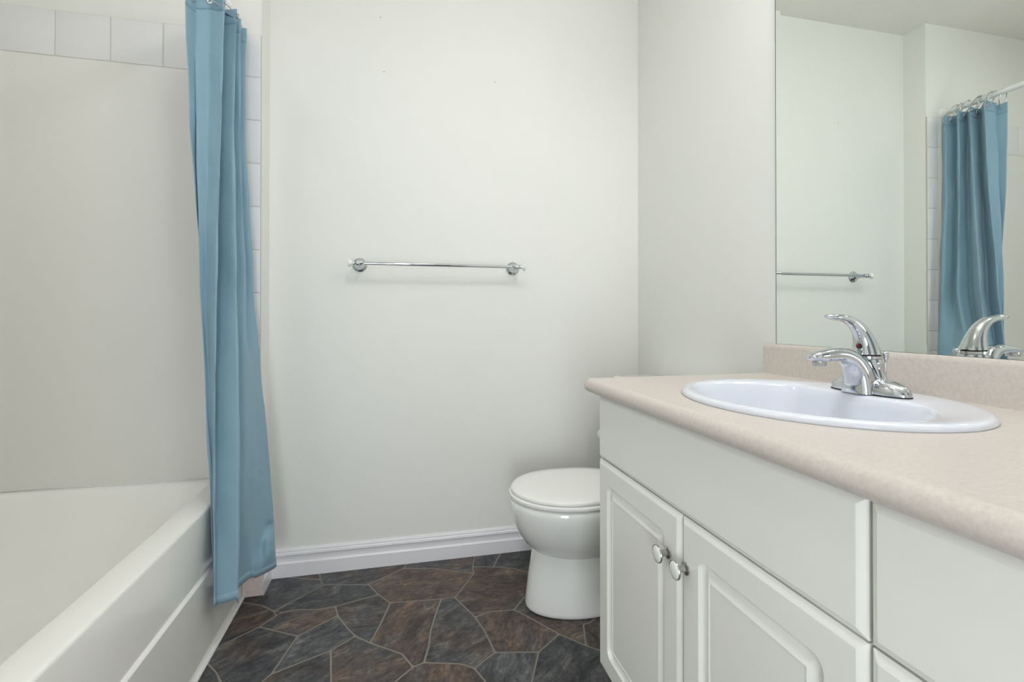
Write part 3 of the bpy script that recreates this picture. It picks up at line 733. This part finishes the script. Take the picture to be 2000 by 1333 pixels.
# ------------------------------------------------------------------ faucet
def faucet():
    y0 = .765; zd = ZC + .0113
    t = thing('faucet', 'chrome single-lever faucet standing on the sink ledge', 'faucet', (.902, y0, zd))
    def sup(cx, cy, ax, ay, z, p=2.0, n=40):
        out = []
        for k in range(n):
            a = 2 * PI * k / n; c, s = math.cos(a), math.sin(a)
            out.append((cx + ax * math.copysign(abs(c) ** (2 / p), c), cy + ay * math.copysign(abs(s) ** (2 / p), s), z))
        return out
    # gasket and base plate
    bm = bmesh.new(); loft(bm, [sup(.902, y0, .0287, .0800, zd - .0006, 2.3), sup(.902, y0, .0287, .0800, zd + .0022, 2.3)])
    build('gasket', bm, M['dark'], t, smooth=40)
    bm = bmesh.new(); rr = []
    for f, z in ((1.0, .0022), (1.0, .0055), (.985, .010), (.95, .0145), (.88, .0195), (.78, .0235), (.64, .027), (.45, .0295), (.2, .0308)):
        rr.append(sup(.902, y0, .0285 * (f ** .6), .0795 * f, zd + z, 2.2))
    loft(bm, rr, True, False, True); build('base_plate', bm, M['chrome'], t, smooth=60)
    # body column flaring into the base
    bm = bmesh.new()
    loft(bm, [sup(.904, y0, .0275, .0560, zd + .006), sup(.904, y0, .0272, .0440, zd + .016), sup(.903, y0, .0268, .0350, zd + .025), sup(.902, y0, .0265, .0295, zd + .034), sup(.901, y0, .0262, .0265, zd + .046),
              sup(.899, y0, .0258, .0252, zd + .058), sup(.898, y0, .0250, .0246, zd + .066), sup(.898, y0, .0245, .0240, zd + .0675)])
    build('body', bm, M['chrome'], t, smooth=50)
    # spout: swept section
    def sweep(name, secs, m, p=2.3, n=32, sub=5, w_sq=1):
        """secs: (x, z, nx, nz, half_thick, half_width) -> ring in plane spanned by (nx,nz) and Y"""
        cs = catmull([(s[0], s[1], 0) for s in secs], sub)
        nn = catmull([(s[2], s[3], 0) for s in secs], sub); hh = catmull([(s[4], s[5], 0) for s in secs], sub)
        bm = bmesh.new(); rings = []
        for c, nv, h in zip(cs, nn, hh):
            l = math.hypot(nv[0], nv[1]); nx, nz = nv[0] / l, nv[1] / l; ring = []
            for k in range(n):
                a = 2 * PI * k / n; u = math.copysign(abs(math.cos(a)) ** (2 / p), math.cos(a)) * h[0]; v = math.copysign(abs(math.sin(a)) ** (2 / p), math.sin(a)) * h[1]
                ring.append((c[0] + nx * u, y0 + v, c[1] + nz * u))
            rings.append(ring)
        loft(bm, rings); return build(name, bm, m, t, smooth=60)
    sp = sweep('spout', [(.7590, .9035, -.6, .8, .0010, .0030), (.7640, .9045, -.5, .86, .0060, .0105), (.7740, .9065, -.3, .95, .0100, .0150), (.7880, .9080, -.12, 1, .0122, .0165), (.8080, .9100, -.05, 1, .0128, .0165),
                    (.8270, .9102, .08, 1, .0135, .0170), (.8450, .9060, .30, .95, .0150, .0185), (.8610, .8955, .60, .80, .0168, .0210), (.8730, .8790, .86, .50, .0190, .0245), (.8780, .8580, .98, .18, .0205, .0280), (.8790, .8345, 1, 0, .0220, .0310)], M['chrome'], 2.8)
    bm = bmesh.new(); lathe(bm, [(.0118, .004), (.0122, 0), (.0122, -.0085), (.0112, -.0105), (.0095, -.0105), (.0090, -.008), (.001, -.008)], (.7835, y0, .8995), (-.08, 0, 1), 28)
    build('aerator', bm, M['nickel'], sp, smooth=40)
    # thin dark joint between spout shell and body
    for s in (-1, 1):
        bm = bmesh.new(); tube(bm, catmull([(.8690, y0 + s * .0190, .9085), (.8800, y0 + s * .0222, .8960), (.8885, y0 + s * .0250, .8800), (.8935, y0 + s * .0275, .8620), (.8960, y0 + s * .0300, .8450), (.8965, y0 + s * .0310, .8360)], 6), .0006, 6)
        build('joint_line', bm, M['dark'], t, smooth=True)
    # collar and lever handle
    bm = bmesh.new(); loft(bm, [sup(.898, y0, .0240, .0236, zd + .0675), sup(.898, y0, .0258, .0254, zd + .0685), sup(.898, y0, .0258, .0254, zd + .0735), sup(.898, y0, .0240, .0236, zd + .0745)])
    build('collar', bm, M['chrome'], t, smooth=40)
    lev = sweep('lever', [(.7990, .9840, -.9, .4, .0012, .0035), (.8060, .9838, -.5, .87, .0048, .0095), (.8200, .9828, -.1, 1, .0064, .0128), (.8390, .9808, .12, .99, .0066, .0125), (.8560, .9755, .36, .93, .0080, .0120), (.8690, .9675, .58, .81, .0102, .0125),
                    (.8800, .9565, .78, .62, .0130, .0140), (.8875, .9435, .92, .39, .0158, .0165), (.8925, .9300, .98, .19, .0188, .0195), (.8955, .9180, 1, .06, .0215, .0222), (.8970, .9098, 1, 0, .0232, .0236)], M['chrome'])
    build('shadow_gap', (lambda b_: (loft(b_, [sup(.898, y0, .0225, .0222, zd + .0740), sup(.898, y0, .0225, .0222, zd + .0775)]), b_)[1])(bmesh.new()), M['dark'], t, smooth=40)
    bm = bmesh.new(); lathe(bm, [(.0044, 0), (.0048, .0010), (.0038, .0018)], (.8730, y0 - .0045, .9260), (-1, -.25, .15), 20); tag(build('indicator', bm, M['dark'], lev, smooth=True), 'dark and red temperature dot')
    bm = bmesh.new(); lathe(bm, [(.0030, .0016), (.0032, .0024), (.001, .0027)], (.8728, y0 - .0030, .9267), (-1, -.25, .15), 16); build('indicator_dot', bm, M['red'], lev, smooth=True)
    # pop-up rod behind the body
    bm = bmesh.new(); tube(bm, [(.9430, y0, zd + .020), (.9430, y0, zd + .068)], .0022, 10)
    lathe(bm, [(.0022, .058), (.0032, .062), (.0050, .069), (.0062, .074), (.0060, .0785), (.0035, .081)], (.9430, y0, zd), (0, 0, 1), 24)
    build('drain_lift_rod', bm, M['chrome'], t, smooth=50)
faucet()

# ------------------------------------------------------------------ mirror
def mirror():
    t = thing('wall_mirror', 'large frameless wall mirror above the beige backsplash', 'mirror', (XR, .55, ZC + .087))
    xm = XR - .0050; y0, y1, z0, z1 = -.10, 1.1534, ZC + .0866, 1.985; b = .0185
    bm = bmesh.new()
    o = [(y0, z0), (y1, z0), (y1, z1), (y0, z1)]; i = [(y0 + b, z0 + b), (y1 - b, z0 + b), (y1 - b, z1 - b), (y0 + b, z1 - b)]
    O = [bm.verts.new((xm + .00034, y, z)) for y, z in o]; I = [bm.verts.new((xm, y, z)) for y, z in i]
    bm.faces.new(I)
    for k in range(4): bm.faces.new((O[k], O[(k + 1) % 4], I[(k + 1) % 4], I[k]))
    for f in bm.faces:
        f.normal_update()
        if f.normal.x > 0: f.normal_flip()
    build('silvered_glass', bm, M['mirror'], t, recalc=False)
    bm = bmesh.new(); add_box(bm, xm + .0004, XR - .0003, y0 - .002, y1 + .0022, z0 - .0005, z1 + .001)
    build('backing', bm, M['medge'], t)
mirror()

# ------------------------------------------------------------------ toilet roll holder on the vanity end
def roll_holder():
    zc = .668; yc = 1.205; x0, x1 = .528, .70
    t = thing('toilet_roll_holder', 'small roll holder with white porcelain knob on the vanity end above the toilet', 'toilet roll holder', (.6, YV1, zc))
    for x in (x0 + .022, x1 - .022):
        bm = bmesh.new(); lathe(bm, [(.024, .0002), (.0245, .003), (.020, .006), (.012, .012), (.0075, .024), (.0075, .048), (.009, .053), (.009, .060), (.005, .064)], (x, YV1, zc), (0, 1, 0), 32)
        build('post', bm, M['chrome'], t, smooth=40)
    build('spindle', tube(bmesh.new(), [(x0 + .01, yc, zc), (x1 - .01, yc, zc)], .0055, 16), M['chrome'], t, smooth=40)
    for x, s in ((x0 + .012, -1), (x1 - .012, 1)):
        bm = bmesh.new(); lathe(bm, [(.005, 0), (.007, .004), (.012, .010), (.014, .016), (.011, .021), (.004, .0225)], (x, yc, zc), (s, 0, 0), 28)
        tag(build('knob', bm, M['porcelain'], t, smooth=True), 'white porcelain knob')
roll_holder()

# ------------------------------------------------------------------ lamps
def vanity_light():
    t = thing('vanity_light', 'vanity light bar with round bulbs above the mirror', 'wall lamp', (XR, .50, 2.12))
    bm = bmesh.new(); add_box(bm, XR - .03, XR - .0005, .12, .88, 2.07, 2.17, .008, 3); build('back_plate', bm, M['chrome'], t, smooth=40)
    for k in range(4):
        y = .215 + k * .19
        bm = bmesh.new(); lathe(bm, [(.022, 0), (.022, .018), (.016, .022)], (XR - .03, y, 2.12), (-1, 0, 0), 24); s = build('socket', bm, M['chrome'], t, smooth=40)
        bm = bmesh.new(); bmesh.ops.create_uvsphere(bm, u_segments=28, v_segments=18, radius=.044, matrix=Matrix.Translation((XR - .092, y, 2.12)))
        build('bulb', bm, M['bulb'], t, smooth=True)
vanity_light()
def added_ceiling_lamp():  # invented lamp out of view, added to light the ceiling and walls
    t = thing('added_ceiling_lamp', 'added flush round ceiling lamp with frosted dome, out of view', 'ceiling lamp', (.10, .55, CEIL))
    bm = bmesh.new(); lathe(bm, [(.165, .0003), (.165, .015), (.15, .02)], (.10, .55, CEIL), (0, 0, -1), 40); build('base', bm, M['white'], t, smooth=40)
    bm = bmesh.new(); lathe(bm, [(.15, .018), (.145, .04), (.12, .065), (.07, .085), (.01, .092)], (.10, .55, CEIL), (0, 0, -1), 40, False, True); build('dome', bm, M['dome'], t, smooth=50)
added_ceiling_lamp()

def added_tub_fill():  # made-up fixture for the added bathtub fill, with a glowing lens
    t = thing('added_shower_fill', 'added small round fill light in the ceiling above the bathtub, out of view', 'ceiling light', (-.95, .90, CEIL))
    bm = bmesh.new(); lathe(bm, [(.105, .0003), (.105, .006), (.098, .010), (.080, .010)], (-.95, .90, CEIL), (0, 0, -1), 36, True, False); build('trim_ring', bm, M['white'], t, smooth=40)
    bm = bmesh.new(); lathe(bm, [(.080, .008), (.05, .012), (.01, .013)], (-.95, .90, CEIL), (0, 0, -1), 36, False, True); build('lens', bm, M['lens'], t, smooth=50)
added_tub_fill()
